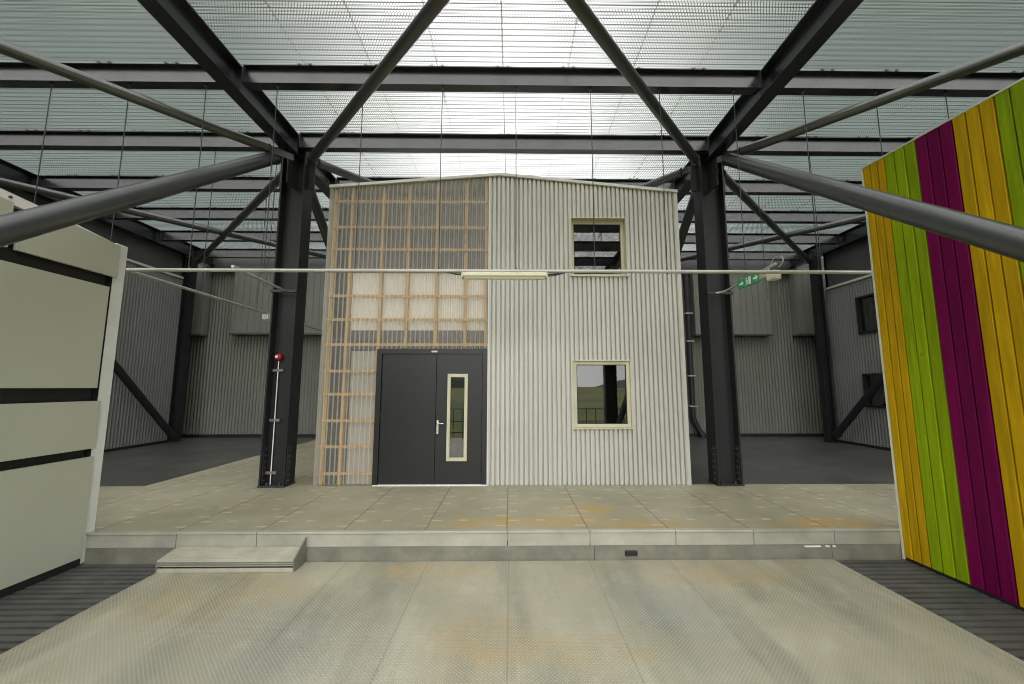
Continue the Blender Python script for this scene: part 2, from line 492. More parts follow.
def corr_wall(axis, pos, a0, a1, z0, z1, pitch, amp, m, name, holes=(), sub=6, trap=False, face=1, groove=False):
    """vertical corrugated sheet; axis = direction along which the ribs repeat; holes are (a0,a1,z0,z1)"""
    mb = MB(); brk = set([a0, a1])
    nn = int(round((a1-a0)/pitch*sub))
    ss = [a0 + (a1-a0)*i/nn for i in range(nn+1)]
    if groove:
        ss = [a0, a1]; i0 = int(math.floor(a0/pitch))-1
        while i0*pitch < a1:
            for t in (0., .61, .67, .94): 
                q = (i0+t)*pitch
                if a0 < q < a1: ss.append(q)
            i0 += 1
    for h in holes: ss += [h[0], h[1]]
    ss = sorted(set(round(s, 5) for s in ss))
    def off(s):
        if groove:
            t = (s/pitch) % 1.
            d = 0. if t <= .61 else (t-.61)/.06 if t < .67 else 1. if t <= .94 else (1.-t)/.06
            return pos - .008 + amp*d
        c = math.cos(2*PI*s/pitch)
        if trap: c = max(-1, min(1, c*2.2))
        return pos + face*amp*c
    def top(s): return z1(s) if callable(z1) else z1
    for s0, s1 in zip(ss, ss[1:]):
        mid = (s0+s1)/2
        segs = [(z0, None)]
        cuts = sorted([(h[2], h[3]) for h in holes if h[0] <= mid <= h[1]])
        iv = []; lo = z0
        for c0, c1 in cuts:
            if c0 > lo: iv.append((lo, lo, c0, c0))
            lo = c1
        iv.append((lo, lo, top(s0), top(s1)))
        for (b0, b1, t0, t1) in iv:
            P = [(s0, b0), (s1, b1), (s1, t1), (s0, t0)]
            V = [((p, off(p), zz) if axis == 'X' else (off(p), p, zz)) for p, zz in P]
            mb.add(V, [(0,1,2,3)], True)
    # weld the strips
    o = mb.build(name, m)
    import bmesh
    bm = bmesh.new(); bm.from_mesh(o.data); bmesh.ops.remove_doubles(bm, verts=bm.verts[:], dist=1e-5)
    bmesh.ops.recalc_face_normals(bm, faces=bm.faces[:])
    bm.to_mesh(o.data); bm.free()
    for p in o.data.polygons: p.use_smooth = not groove
    return o

bw = corr_wall('X', 12.5, -11.5, 11.5, PZ-.02, 6.08, .10, .012, M['rearclad'], 'wall_back', trap=True, face=-1); bw['kind'] = 'structure'
lw = corr_wall('Y', WLX, -1., 11.45, 0, 5.05, .085, .016, M['sideclad'], 'wall_left'); lw['kind'] = 'structure'
holes = [(9.05,10.2,3.25,4.25),(9.05,10.22,1.33,2.2)]
rw = corr_wall('Y', WRX, -1., 11.2, 0, 4.72, .085, .016, M['sideclad'], 'wall_right', holes=holes, face=-1); rw['kind'] = 'structure'
def plain(mb, name, m):
    return struct(mb, name, m)
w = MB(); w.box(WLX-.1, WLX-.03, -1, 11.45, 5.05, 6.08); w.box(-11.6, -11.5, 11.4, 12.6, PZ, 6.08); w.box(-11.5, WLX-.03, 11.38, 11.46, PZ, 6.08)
plain(w, 'wall_left_upper', M['darkgrey_sheet'])  # shade around the outer girder put in as a dark sheet
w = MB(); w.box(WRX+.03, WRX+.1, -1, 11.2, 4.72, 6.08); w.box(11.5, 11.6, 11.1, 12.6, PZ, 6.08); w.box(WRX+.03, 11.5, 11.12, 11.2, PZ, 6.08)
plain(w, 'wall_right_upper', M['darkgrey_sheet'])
plain(MB().box(WLX-.03, WLX+.04, -1, 11.45, 5.03, 5.09), 'trim_1', M['flash'])
plain(MB().box(WRX-.04, WRX+.03, -1, 11.2, 4.70, 4.76), 'trim_2', M['flash'])
plain(MB().box(-11.5, 11.5, 12.40, 12.46, PZ-.02, PZ+.09), 'baseboard_back', M['dark'])
plain(MB().box(WLX+.011, WLX+.05, 6.42, 11.45, PZ-.02, PZ+.06), 'baseboard_left', M['dark'])
plain(MB().box(WRX-.05, WRX-.011, 6.42, 11.2, PZ-.02, PZ+.06), 'baseboard_right', M['dark'])
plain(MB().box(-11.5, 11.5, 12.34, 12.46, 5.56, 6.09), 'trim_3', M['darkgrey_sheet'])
for i, h in enumerate(holes):
    f = MB(); a, b, c, dd = h
    for q in ((a,b,c,c+.05),(a,b,dd-.05,dd),(a,a+.05,c,dd),(b-.05,b,c,dd)):
        f.box(WRX-.05, WRX+.06, q[0], q[1], q[2], q[3])
    fr = struct(f, 'window_%d' % (i+1), M['column'])
    pn = MB().box(WRX+.03, WRX+.045, a+.04, b-.04, c+.04, dd-.04).build('pane', M['glass'], fr)
    MB().box(WRX+.12, WRX+.16, a-.2, b+.2, c-.2, dd+.2).build('black_backing', M['dark'], fr)  # black sheet behind the glass, so the window reads dark
# boxes standing proud of the back wall
for x0, x1, z0, lab in ((-10.95,-9.72,3.50,'shaded grey cladding box on the rear wall behind the corner column beside the white partition'),
                        (-8.80,-5.2,3.53,'wide grey cladding box on the rear wall seen between white partition and shed'),
                        (5.9,8.34,3.53,'wide grey cladding box on the rear wall seen between shed and coloured boards'),
                        (9.2,10.4,3.53,'narrow grey cladding box on the rear wall behind the corner column beside coloured boards')):
    root = empty('cladding_box', ((x0+x1)/2, 12.4, z0), lab, 'wall box', 'cladding boxes on the rear wall')
    nr = max(3, int((x1-x0)/.2))
    mb = MB(); mb.box(x0, x1, 12.2, 12.48, z0, 5.7)
    for i in range(nr):
        xa = x0 + (x1-x0)*(i+.25)/nr
        mb.box(xa, xa+(x1-x0)/nr*.4, 12.186, 12.2, z0+.06, 5.7)
    mb.build('panel', M['rearbox'], root)
    MB().box(x0-.02, x1+.02, 12.17, 12.48, z0-.05, z0).build('shadow_strip', M['darkgrey_sheet'], root)  # dark strip painting the shadow along the lower edge of the box

# ------------------------------------------------------------------ steel frame
def column(name, cx, yf, yb, z0, z1, label, group, h=.40, detail=True):
    root = empty(name, (cx, (yf+yb)/2, z0), label, 'column', group); root['kind'] = 'thing'
    tf, tw = .026, .015; ym = (yf+yb)/2; x0, x1 = cx-h/2, cx+h/2
    for xa in (x0, x1-tf):
        MB().cbox(xa, xa+tf, yf, yb, z0+.02, z1, .003).build('flange', M['column'], root)
    MB().box(x0+tf, x1-tf, ym-tw/2, ym+tw/2, z0+.02, z1).build('web', M['column'], root)
    MB().cbox(x0-.012, x1+.012, yf-.006, yb+.012, z0, z0+.024, .003).build('base_plate', M['plate'], root)
    if not detail: return root
    # splice plates with bolts near the foot
    for xa, s in ((x0+tf, 1), (x1-tf, -1), (x0, -1), (x1, 1)):
        sp = MB().box(xa, xa+s*.012, yf+.03, ym-.03, z0+.04, z0+.62).build('splice_plate', M['plate'], root)
        b = MB()
        for i in range(6):
            for yy in (yf+.06, ym-.06):
                z = z0+.09+i*.095
                b.tube([(xa+s*.012, yy, z), (xa+s*.026, yy, z)], .013, 6)
        b.each('bolt', M['bolt'], sp)
    b = MB()
    for zz in (z0+.06,):
        for q in (-.10, .10):
            b.tube([(cx+q, yf+.05, z0+.024), (cx+q, yf+.05, z0+.06)], .016, 6)
    b.each('anchor_bolt', M['bolt'], root)
    # head gussets where the tubes and girders meet
    MB().box(x0-.10, x1+.10, ym-.012, ym+.012, 5.26, 5.74).build('gusset', M['plate'], root)
    MB().box(cx-.012, cx+.012, yf-.16, yb+.16, 5.22, GB-.004).build('gusset', M['plate'], root)
    MB().cbox(x0-.01, x1+.01, yf-.01, yb+.01, z1, z1+.02, .003).build('cap_plate', M['plate'], root)
    return root
column('steel_column', CX[0], CYF, CYB, PZ, 6.085, 'dark steel H column at the shed door end, carrying a red alarm', 'main hall columns')
column('steel_column', CX[1], CYF, CYB, PZ, 6.085, 'dark steel H column at the shed end without door, carrying the green sign arm', 'main hall columns')
column('steel_column', -9.62, 11.38, 11.60, PZ, 5.72, 'black rear corner column in the bay beside the white partition', 'rear corner columns', .22, False)
column('steel_column', 9.03, 11.0, 11.20, PZ, 5.72, 'black rear corner column in the bay beside the coloured boards', 'rear corner columns', .22, False)
for cx, lab in ((CX[0], 'dark steel H column at the open hall front, on the white partition side'), (CX[1], 'dark steel H column at the open hall front, on the coloured screen side')):
    column('steel_column', cx, -.88, -.58, -.02, 5.72, lab, 'open front columns', .40, False)

GX = (-9.66, -3.66, 3.47, 9.25)
def girder(x, y0, y1, label):
    mb = MB(); ibeam(mb, 'Y', x, y0, y1, GT, GB, .20, .018, .012)
    root = empty('roof_girder', (x, (y0+y1)/2, GB), label, 'girder', 'roof girders')
    mb.build('beam', M['steel'], root)
    s = MB()
    for yy in [4.8+1.395*i for i in range(-4, 7)]:
        if y0 < yy < y1:
            s.box(x-.095, x+.095, yy-.005, yy+.005, GB+.018, GT-.018)
    s.each('web_stiffener', M['steel'], root)
girder(-9.66, -1.7, 12.35, 'dark steel roof girder over the side wall beyond the white partition')
girder(-3.69, -1.7, 6.42, 'dark steel roof girder running forward from the column with the red alarm')
girder(-3.69, 6.46, 12.35, 'dark steel roof girder running back from the column with the red alarm')
girder(3.47, -1.7, 6.42, 'dark steel roof girder running forward from the column with the sign arm')
girder(3.47, 6.46, 12.35, 'dark steel roof girder running back from the column with the sign arm')
girder(9.25, -1.7, 12.35, 'dark steel roof girder over the side wall beyond the coloured boards')
ROWS = [('A', 4.805, 'above the suspended strip light'), ('B', 6.20, 'over the shed front, second row in'), ('C', 7.595, 'third row in, over the shed'),
        ('D', 8.99, 'fourth row in'), ('E', 10.385, 'fifth row in'), ('F', 11.78, 'last row before the rear wall')]
BAYS = ((-9.55, -3.77, 'in the white partition bay'), (-3.55, 3.36, 'in the middle bay'), (3.58, 9.14, 'in the coloured boards bay'))
for rname, y, where in ROWS:
    for x0, x1, bay in BAYS:
        mb = MB(); ibeam(mb, 'X', y, x0, x1, ZT, ZB, .135, .016, .010)
        root = empty('roof_purlin', ((x0+x1)/2, y, ZB), 'dark steel roof purlin %s, %s' % (bay, where), 'purlin', 'roof purlins')
        mb.build('beam', M['steel'], root)
        e = MB(); 
        for xx in (x0, x1-.012): e.box(xx, xx+.012, y-.066, y+.066, ZB, ZT)
        e.each('end_plate', M['plate'], root)
        c = MB(); nx = int(math.floor((x0+.11)/.875))
        while True:
            xx = nx*.875-.11; nx += 1
            if xx < x0+.1: continue
            if xx > x1-.1: break
            for q in (-.07, .07):
                c.box(xx+q-.018, xx+q+.018, y-.078, y-.055, ZT-.008, ZT+.006)
        c.each('clip', M['plate'], root)
for y, where in ((3.41, 'over the chequer floor, first row out'), (2.015, 'over the chequer floor, second row out'), (.62, 'over the chequer floor, third row out'), (-.775, 'over the open hall edge')):
    x0, x1, bay = BAYS[1]
    mb = MB(); ibeam(mb, 'X', y, x0, x1, ZT, ZB, .135, .016, .010)
    tag(mb.build('roof_purlin', M['steel']), 'dark steel roof purlin %s, %s' % (bay, where), 'purlin', 'roof purlins')

def brace(p0, p1, r, label, ends=(True, True), group='tubular braces', m='tube', trim=.20):
    p0 = Vector(p0); p1 = Vector(p1); d = (p1-p0).normalized()
    root = empty('brace_tube', p0, label, 'brace', group)
    a = p0 + d*trim; b = p1 - d*.20
    MB().tube([a, a+d*.02, b-d*.02, b], r, 20).build('tube', M[m], root)
    side = d.cross(Vector((0,0,1))).normalized(); up = side.cross(d)
    for on, p, s, tr in ((ends[0], p0, 1, trim), (ends[1], p1, -1, .20)):
        if not on: continue
        q = p + d*s*.02; e = p + d*s*(tr+.10)
        vs = []
        for pt, hw in ((q, r*.75), (e, r*.9)):
            for sg in (-1, 1):
                for sh in (-1, 1):
                    vs.append(pt + up*sg*hw*1.0 + side*sh*.010)
        MB().add(vs, [(0,1,3,2),(4,6,7,5),(0,4,5,1),(2,3,7,6),(0,2,6,4),(1,5,7,3)]).build('fin_plate', M['plate'], root)
        cap = p + d*s*(tr-.01)
        MB().tube([cap-d*.008, cap+d*.008], r*1.12, 20).build('end_flange', M['plate'], root)
    return root
ZR = 5.58
L, R_ = CX
br = .070
brace((-3.55,6.05,ZR), (-8.8,.80,ZR), br, 'roof brace tube from the alarm column out over the white partition', (True, False), trim=.38)
brace((3.40,6.03,ZR), (8.8,.82,ZR), br, 'roof brace tube from the sign-arm column out over the coloured boards', (True, False), trim=.38)
brace((L+.30,6.20,ZR), (3.05,-.52,ZR), br, 'roof brace tube from the alarm column forward over the middle bay', (True, True))
brace((3.17,6.15,ZR+.01), (-3.25,-.72,ZR+.15), br, 'roof brace tube from the sign-arm column forward over the middle bay', (True, True))
brace((L-.10,6.35,ZR), (-9.45,11.5,ZR), br, 'roof brace tube from the alarm column back to the rear corner column', (True, True))
brace((R_+.10,6.30,ZR), (9.05,11.3,ZR), br, 'roof brace tube from the sign-arm column back to the rear corner column', (True, True))
brace((-9.55,6.70,ZR+.02), (-4.0,12.3,ZR+.02), br, 'light-edged roof brace crossing behind the alarm column towards the rear wall', (True, False))
brace((9.15,6.90,ZR+.02), (3.9,12.25,ZR+.02), br, 'light-edged roof brace crossing behind the sign-arm column towards the rear wall', (True, False))
brace((L+.35,6.05,ZR), (2.6,12.2,ZR), br, 'roof brace tube from the alarm column back above the shed roof', (True, False))
brace((R_-.35,6.25,ZR), (-2.4,12.2,ZR), br, 'roof brace tube from the sign-arm column back above the shed roof', (True, False))
BR = .097
brace((-3.83,6.12,5.67), (-3.83,-.55,.24), BR*1.03, 'thick sloping brace tube falling forward from the alarm column past the white partition')
brace((3.565,6.12,5.70), (3.565,-.55,.32), BR*1.03, 'thick sloping brace tube falling forward from the sign-arm column past the coloured boards')
brace((L,6.60,5.68), (L,12.3,.95), BR*.9, 'sloping brace tube falling back from the alarm column beside the shed')
brace((R_,6.60,5.68), (R_,12.3,.95), BR*.9, 'sloping brace tube falling back from the sign-arm column beside the shed')
brace((-9.5,11.35,.42), (-9.5,6.4,5.5), .085, 'black sloping brace on the side wall beyond the white partition', m='column')
brace((9.03,11.0,.42), (9.03,6.0,5.5), .085, 'black sloping brace on the side wall beyond the coloured boards', m='column')

# ------------------------------------------------------------------ the shed
sh = empty('gabled_shed', (-.1, HY, PZ), 'pale corrugated two-storey shed with clear sheeting over timber studs and dark doors', 'building')
HX0, HX1 = -3.09, 2.868
APX, APZ = -.19, 5.505
def roofz(x):
    return 5.265 + (APZ-5.265)*(x-HX0)/(APX-HX0) if x < APX else 5.215 + (APZ-5.215)*(HX1-x)/(HX1-APX)
UW = (1.013, 1.983, 3.70, 4.748); LW = (1.010, 1.981, 1.175, 2.293)
MIDX = -.372
def adopt(o, root):
    o.parent = root; o.matrix_parent_inverse = Matrix.Translation(-Vector(root.location)); return o
adopt(corr_wall('X', HY, MIDX, HX1-.03, PZ, lambda x: roofz(x)-.012, .076, .046, M['clad'], 'corrugated_cladding', holes=[UW, LW], groove=True), sh)
adopt(corr_wall('X', HY+.0, HX0+.02, -2.195, PZ+.02, lambda x: 2.475, .076, .012, M['poly'], 'clear_sheet', sub=8), sh)
adopt(corr_wall('X', HY+.0, HX0+.02, MIDX, 2.475, lambda x: roofz(x)-.012, .076, .012, M['poly'], 'clear_sheet', sub=8), sh)
# carcass
sw = MB(); sw.box(HX0-.0, HX0+.03, HY+.12, 11.6, PZ, 5.24); sw.build('side_wall', M['clad'], sh)
sw = MB(); sw.box(HX1-.03, HX1, HY+.03, 11.6, PZ, 5.19); sw.build('side_wall', M['clad'], sh)
sw = MB(); sw.box(HX0, HX1, 11.57, 11.6, PZ, 5.19); sw.build('rear_wall', M['clad'], sh)
rf = MB()
rf.prism([(HX0-.015, roofz(HX0)-.0), (APX, APZ), (HX1+.015, roofz(HX1)), (HX1+.015, roofz(HX1)+.03), (APX, APZ+.03), (HX0-.015, roofz(HX0)+.03)], 'Y', HY-.005, 11.65)
rf.build('roof_sheet', M['clad'], sh)
vg = MB()
vg.prism([(HX0-.02, roofz(HX0)-.016), (APX, APZ-.016), (HX1+.02, roofz(HX1)-.016), (HX1+.02, roofz(HX1)+.031), (APX, APZ+.031), (HX0-.02, roofz(HX0)+.031)], 'Y', HY-.04, HY-.006)
vg.build('verge_flashing', M['flash'], sh)
MB().box(HX1-.045, HX1+.012, HY-.022, HY+.10, PZ, 5.20).build('corner_flashing', M['clad'], sh)
MB().box(MIDX-.010, MIDX+.012, HY-.014, HY+.08, PZ, roofz(MIDX)-.02).build('centre_flashing', M['flash'], sh)
MB().box(HX0-.015, HX0+.02, HY-.02, HY+.12, PZ, 5.24).build('corner_flashing', M['poly'], sh)
MB().box(HX0, MIDX, HY+.6, HY+.62, PZ, 5.2).build('inner_lining', M['hidden'], sh)
MB().box(MIDX, MIDX+.03, HY+.08, HY+.62, PZ, 5.3).build('inner_lining', M['hidden'], sh)
fl = MB().box(HX0, MIDX, HY+.1, HY+.6, 2.62, 2.66).build('inner_lining', M['dusk'], sh)
# timber frame behind the clear sheets
for x in (-3.015, -2.735, -2.20, -1.755, -1.26, -.77, -.42):
    z0 = PZ if x < -2.1 else 2.50
    MB().box(x-.026, x+.026, HY+.045, HY+.125, z0, roofz(x)-.03).build('timber_stud', M['timber'], sh)
for z, xe in ((.483,-2.2),(.90,-2.2),(1.308,-2.2),(1.735,-2.2),(2.11,-2.2),(2.545,MIDX),(2.963,MIDX),(3.365,MIDX),(3.815,MIDX),(4.172,MIDX),(4.565,MIDX),(5.025,MIDX)):
    MB().box(HX0+.03, xe-.0, HY+.014, HY+.044, z-.022, z+.022).build('timber_batten', M['timber'], sh)
# boards standing between the studs; upper violet sheet paints a dark reflection
MB().box(-2.70, MIDX-.02, HY+.13, HY+.15, 2.80, 3.79).build('white_board', M['white_paint'], sh)['label'] = 'white board behind the clear sheet'
MB().box(-2.70, MIDX-.02, HY+.131, HY+.15, 3.80, 5.18).build('dark_sheet', M['dusk'], sh)
MB().box(-2.99, -2.76, HY+.131, HY+.15, PZ, 5.2).build('dark_sheet', M['dark'], sh)
MB().box(-2.66, -2.24, HY+.13, HY+.15, PZ, 2.45).build('grey_board', M['soft'], sh)
MB().box(-2.70, MIDX-.02, HY+.131, HY+.15, 2.48, 2.79).build('dark_sheet', M['dusk'], sh)
# double door
DX0, DX1, DZ1 = -2.19, -.378, 2.468
dr = bpy.data.objects.new('double_door', None); COL.objects.link(dr); dr.location = ((DX0+DX1)/2, HY+.05, PZ); dr.parent = sh
dr.matrix_parent_inverse = Matrix.Translation(-Vector(sh.location)); dr['label'] = 'anthracite double door with a narrow glazed strip'
def sub(o_mb, name, m, par, wpar):
    o = o_mb.build(name, m); o.parent = par
    o.matrix_parent_inverse = Matrix.Translation(-Vector(wpar)); return o
dw = dr.location
f = MB()
f.cbox(DX0, DX0+.085, HY-.015, HY+.12, PZ, DZ1, .004); f.cbox(DX1-.085, DX1, HY-.015, HY+.12, PZ, DZ1, .004); f.box(DX0+.084, DX1-.084, HY-.0148, HY+.12, DZ1-.075, DZ1-.0005)
sub(f, 'door_frame', M['door'], dr, dw)
seam = -1.212
for x0, x1 in ((DX0+.088, seam-.003), (seam+.003, DX1-.088)):
    lf = MB()
    if x1 < seam:
        lf.cbox(x0, x1, HY+.01, HY+.07, PZ+.012, DZ1-.08, .004)
    else:
        gx0, gx1, gz0, gz1 = -1.03, -.70, .675, 2.065
        lf.box(x0, gx0+.03, HY+.01, HY+.07, PZ+.012, DZ1-.08); lf.box(gx1-.03, x1, HY+.01, HY+.07, PZ+.012, DZ1-.08)
        lf.box(gx0+.03, gx1-.03, HY+.01, HY+.07, PZ+.012, gz0+.03); lf.box(gx0+.03, gx1-.03, HY+.01, HY+.07, gz1-.03, DZ1-.08)
    sub(lf, 'leaf', M['door'], dr, dw)
gf = MB()
gx0, gx1, gz0, gz1 = -1.03, -.70, .675, 2.065
gf.cbox(gx0, gx0+.052, HY-.008, HY+.02, gz0, gz1, .004); gf.cbox(gx1-.052, gx1, HY-.008, HY+.02, gz0, gz1, .004)
gf.cbox(gx0+.048, gx1-.048, HY-.008, HY+.02, gz0, gz0+.055, .004); gf.cbox(gx0+.048, gx1-.048, HY-.008, HY+.02, gz1-.055, gz1, .004)
sub(gf, 'glazing_bead', M['cream'], dr, dw)['label'] = 'pale metal frame of the glazed strip'
sub(MB().box(gx0+.045, gx1-.045, HY+.016, HY+.026, gz0+.045, gz1-.045), 'pane', M['glass'], dr, dw)
sub(MB().box(gx0+.04, gx1-.04, HY+.075, HY+.085, gz0, gz1), 'pane_backing', M['dark'], dr, dw)
hd = MB(); hd.cbox(-1.195, -1.16, HY-.002, HY+.012, 1.10, 1.32, .003)
hd.tube([(-1.178,HY,1.27),(-1.178,HY-.05,1.27),(-1.165,HY-.06,1.27),(-1.07,HY-.06,1.268)], .010, 10)
hd.tube([(-1.178,HY,1.155),(-1.178,HY-.012,1.155)], .014, 12)
sub(hd, 'handle', M['chrome'], dr, dw)['label'] = 'brushed steel lever handle'
sub(MB().cbox(-1.30, -1.20, HY-.022, HY-.01, DZ1-.055, DZ1-.025, .003), 'closer_badge', M['pipe'], dr, dw)
sub(MB().cbox(DX0+.02, DX1-.0, HY-.05, HY+.12, PZ, PZ+.014, .003), 'threshold', M['white_paint'], dr, dw)
hg = MB()
for xh in (DX0+.088, DX1-.088):
    for zz in (.55, 1.4, 2.2): hg.tube([(xh, HY+.004, zz-.05), (xh, HY+.004, zz+.05)], .010, 8)
sub(hg, 'hinge', M['door'], dr, dw)
MB().box(DX0+.1, DX1, HY+.13, HY+.15, PZ, 2.47).build('inner_lining', M['dark'], sh)
# windows
for (x0, x1, z0, z1), lab, deep in ((UW, 'upper square window', .11), (LW, 'lower square window', .03)):
    wn = bpy.data.objects.new('shed_window', None); COL.objects.link(wn); wn.location = ((x0+x1)/2, HY, z0); wn.parent = sh
    wn.matrix_parent_inverse = Matrix.Translation(-Vector(sh.location)); wn['label'] = lab
    ww = wn.location
    rv = MB(); t = .018                                             # folded metal reveal round the opening
    rv.box(x0, x0+t, HY-.022, HY+.20, z0, z1); rv.box(x1-t, x1, HY-.022, HY+.20, z0, z1)
    rv.box(x0+t, x1-t, HY-.022, HY+.20, z1-t, z1)
    sub(rv, 'reveal', M['cream'], wn, ww)
    sl = MB(); sl.prism([(HY-.045, z0-.0), (HY+.20, z0), (HY+.20, z0+.03), (HY-.045, z0+.012)], 'X', x0-.012, x1+.012)
    sub(sl, 'sill', M['cream'], wn, ww)
    fr = MB(); a, b, c, e = x0+t, x1-t, z0+.02, z1-t; w_ = .058; y0 = HY-.012+deep; y1 = y0+.06
    fr.cbox(a, a+w_, y0, y1, c, e, .005); fr.cbox(b-w_, b, y0, y1, c, e, .005)
    fr.cbox(a+w_-.004, b-w_+.004, y0, y1, c, c+w_, .005); fr.cbox(a+w_-.004, b-w_+.004, y0, y1, e-w_, e, .005)
    sub(fr, 'frame', M['cream'], wn, ww)
    gk = MB(); g0 = w_-.002
    gk.box(a+g0, a+g0+.012, y0+.012, y0+.03, c+g0, e-g0); gk.box(b-g0-.012, b-g0, y0+.012, y0+.03, c+g0, e-g0)
    gk.box(a+g0, b-g0, y0+.012, y0+.03, c+g0, c+g0+.012); gk.box(a+g0, b-g0, y0+.012, y0+.03, e-g0-.012, e-g0)
    sub(gk, 'gasket', M['dark'], wn, ww)
    sub(MB().box(a+w_-.006, b-w_+.006, y0+.025, y0+.035, c+w_-.006, e-w_+.006), 'pane', M['glass'], wn, ww)
    MB().box(x0, x1, HY+.34, HY+.36, z0, z1).build('inner_lining', M['dark'], sh)

# ------------------------------------------------------------------ white panelled partition
WX = -4.49
pw = empty('panelled_partition', (WX, 3., 0), 'white panelled partition with dark joints and a pale metal end post', 'partition')
MB().box(WX-.22, WX-.07, -1.6, 4.33, 0.0, 3.48).build('backing', M['dark'], pw)
def panel(y0, y1, z0, z1, zl=None):
    """zl: height of the top edge at y0 when the top edge slopes"""
    zl = z1 if zl is None else zl
    MB().prism([(y0, z0), (y1, z0), (y1, z1), (y0, zl)], 'X', WX-.035, WX).build('panel', M['white'], pw)
topz = lambda y: 3.482 + (4.388-y)*.095
def row(z0, z1, ys):
    for a, b in ys: panel(a, b, z0, z1)
row(.075, 1.108, ((-1.6,.9),(.93,4.365)))
row(1.195, 1.70, ((-1.6,1.4),(1.43,4.37)))
row(1.84, 2.962, ((-1.6,.2),(.23,4.315)))
for a, b in ((-1.6,1.0),(1.06,3.41)):
    panel(a, b, 3.088, topz(b)-.07, topz(a)-.07)
MB().prism([(3.475,3.088),(4.385,3.088),(4.385,topz(4.385)-.02),(3.74,topz(3.74)-.02),(3.475,3.22)], 'X', WX-.035, WX).build('panel', M['white'], pw)
rl = MB(); rl.prism([(-1.6, topz(-1.6)-.075), (3.6, topz(3.6)-.075), (3.72, topz(3.72)-.02), (4.37, topz(4.37)-.02), (4.37, topz(4.37)-.005), (3.95, topz(3.95)+.012), (3.6, topz(3.6)+.02), (-1.6, topz(-1.6)+.02)], 'X', WX-.10, WX-.036)
rl.build('top_rail', M['white_paint'], pw)
bt = MB()
for yy in (3.25, 3.40, 2.2, 2.35):
    bt.tube([(WX-.037, yy, topz(yy)-.02), (WX-.022, yy, topz(yy)-.02)], .012, 8)
bt.each('bolt', M['bolt'], pw)
po = MB(); po.cbox(WX-.14, WX-.03, 4.36, 4.50, 0, 3.49, .006); po.build('end_post', M['post'], pw)['label'] = 'pale metal end post'
MB().box(WX-.15, WX-.028, 4.355, 4.36, 0, 3.4).build('shadow_gap', M['dark'], pw)
MB().box(WX-.05, WX-.015, -1.6, 4.37, .0, .07).build('plinth', M['dark'], pw)

# ------------------------------------------------------------------ coloured board screen
BX = 4.26
bs = empty('board_screen', (BX, 3., 0), 'tall screen of yellow, lime and magenta vertical timber boards', 'screen')
btop = lambda y: 4.491 - (4.396-y)*.060
pitch = .1075
y = 4.392
seq = ['yellow','green','purple','yellow','green','yellow','purple','green','yellow','purple','green','yellow','purple','green','yellow','green','purple','yellow','green']
edges = []
i = 0
while y > -1.55 and i < 57:
    wdt = (.0885,.1125,.1155,.109)[i//3] if i < 12 else pitch
    edges.append((y-wdt, y, seq[i//3])); y -= wdt; i += 1
names = {'yellow':'yellow stained board','green':'lime green stained board','purple':'dark magenta stained board'}
for y0, y1, c in edges:
    a, b = y0+.0065, y1-.0065
    dx = random.uniform(-.002, .002)
    mb = MB()
    # board with eased long edges
    pl = [(BX-dx+.004, a), (BX-dx, a+.004), (BX-dx, b-.004), (BX-dx+.004, b), (BX+.026, b), (BX+.026, a)]
    V = []
    for z in (0, 1):
        for px, py in pl: V.append((px, py, btop(py) - .012 if z else .03))
    mb.add(V, [(i, (i+1)%6, (i+1)%6+6, i+6) for i in range(6)] + [tuple(range(6))[::-1], tuple(range(6,12))])
    mb.build('board', M[c], bs)['label'] = names[c]
bk = MB()
bk.prism([(-1.6,.0),(4.37,.0),(4.37,btop(4.37)-.03),(-1.6,btop(-1.6)-.03)], 'X', BX+.027, BX+.12)
bk.build('backing', M['dark'], bs)
cp = MB(); cp.prism([(-1.6,btop(-1.6)-.012),(4.396,btop(4.396)-.012),(4.396,btop(4.396)+.006),(-1.6,btop(-1.6)+.006)], 'X', BX-.004, BX+.13)
cp.build('top_trim', M['flash'], bs)
MB().box(BX-.004, BX+.13, 4.394, 4.412, .0, 4.49).build('edge_trim', M['creamlight'], bs)
MB().box(BX+.010, BX+.06, -1.6, 4.39, .0, .03).build('plinth', M['dark'], bs)

# ------------------------------------------------------------------ suspended services
PYP, PZP = 4.80, 3.308
pp = MB().tube([(-4.80, PYP, PZP), (-1., PYP, PZP), (1., PYP, PZP+.003), (4.62, PYP, PZP+.003)], .024, 12).build('cable_conduit', M['pipe'])
tag(pp, 'long pale conduit hung on wires across the shed front, carrying the strip light', 'conduit')
li = empty('strip_light', (-.08, PYP, 3.25), 'cream fluorescent strip light under the middle of the conduit', 'light')
MB().cbox(-.62, .46, PYP-.062, PYP+.05, 3.228, PZP-.026, .010).build('housing', M['creamlight'], li)
lp = MB(); lp.prism([(PYP-.052,3.238),(PYP-.030,3.205),(PYP+.020,3.205),(PYP+.042,3.238)], 'X', -.585, .43); lp.build('diffuser', M['creamlight'], li)
for x in (-.62, .44): MB().cbox(x, x+.02, PYP-.064, PYP+.052, 3.21, PZP-.026, .004).build('end_cap', M['cream'], li)
cb = MB()
cb.tube([(-.62,PYP,3.262),(-.68,PYP,3.266),(-.80,PYP,3.292),(-.92,PYP,3.30)], .010, 8); cb.tube([(.46,PYP,3.268),(.54,PYP,3.272),(.66,PYP,3.294),(.78,PYP,3.30)], .010, 8)
cb.tube([(.46,PYP-.01,3.245),(.54,PYP-.01,3.25),(.68,PYP-.01,3.285)], .008, 8)
cb.each('cable', M['wire'], li)
ordn = ['first','second','third','fourth','fifth','sixth','seventh','eighth','ninth','tenth','eleventh','twelfth','thirteenth']
WXS = [-6.234,-5.189,-4.157,-3.193,-2.025,-.939,.066,1.098,2.049,3.081,4.058,5.077,6.068]
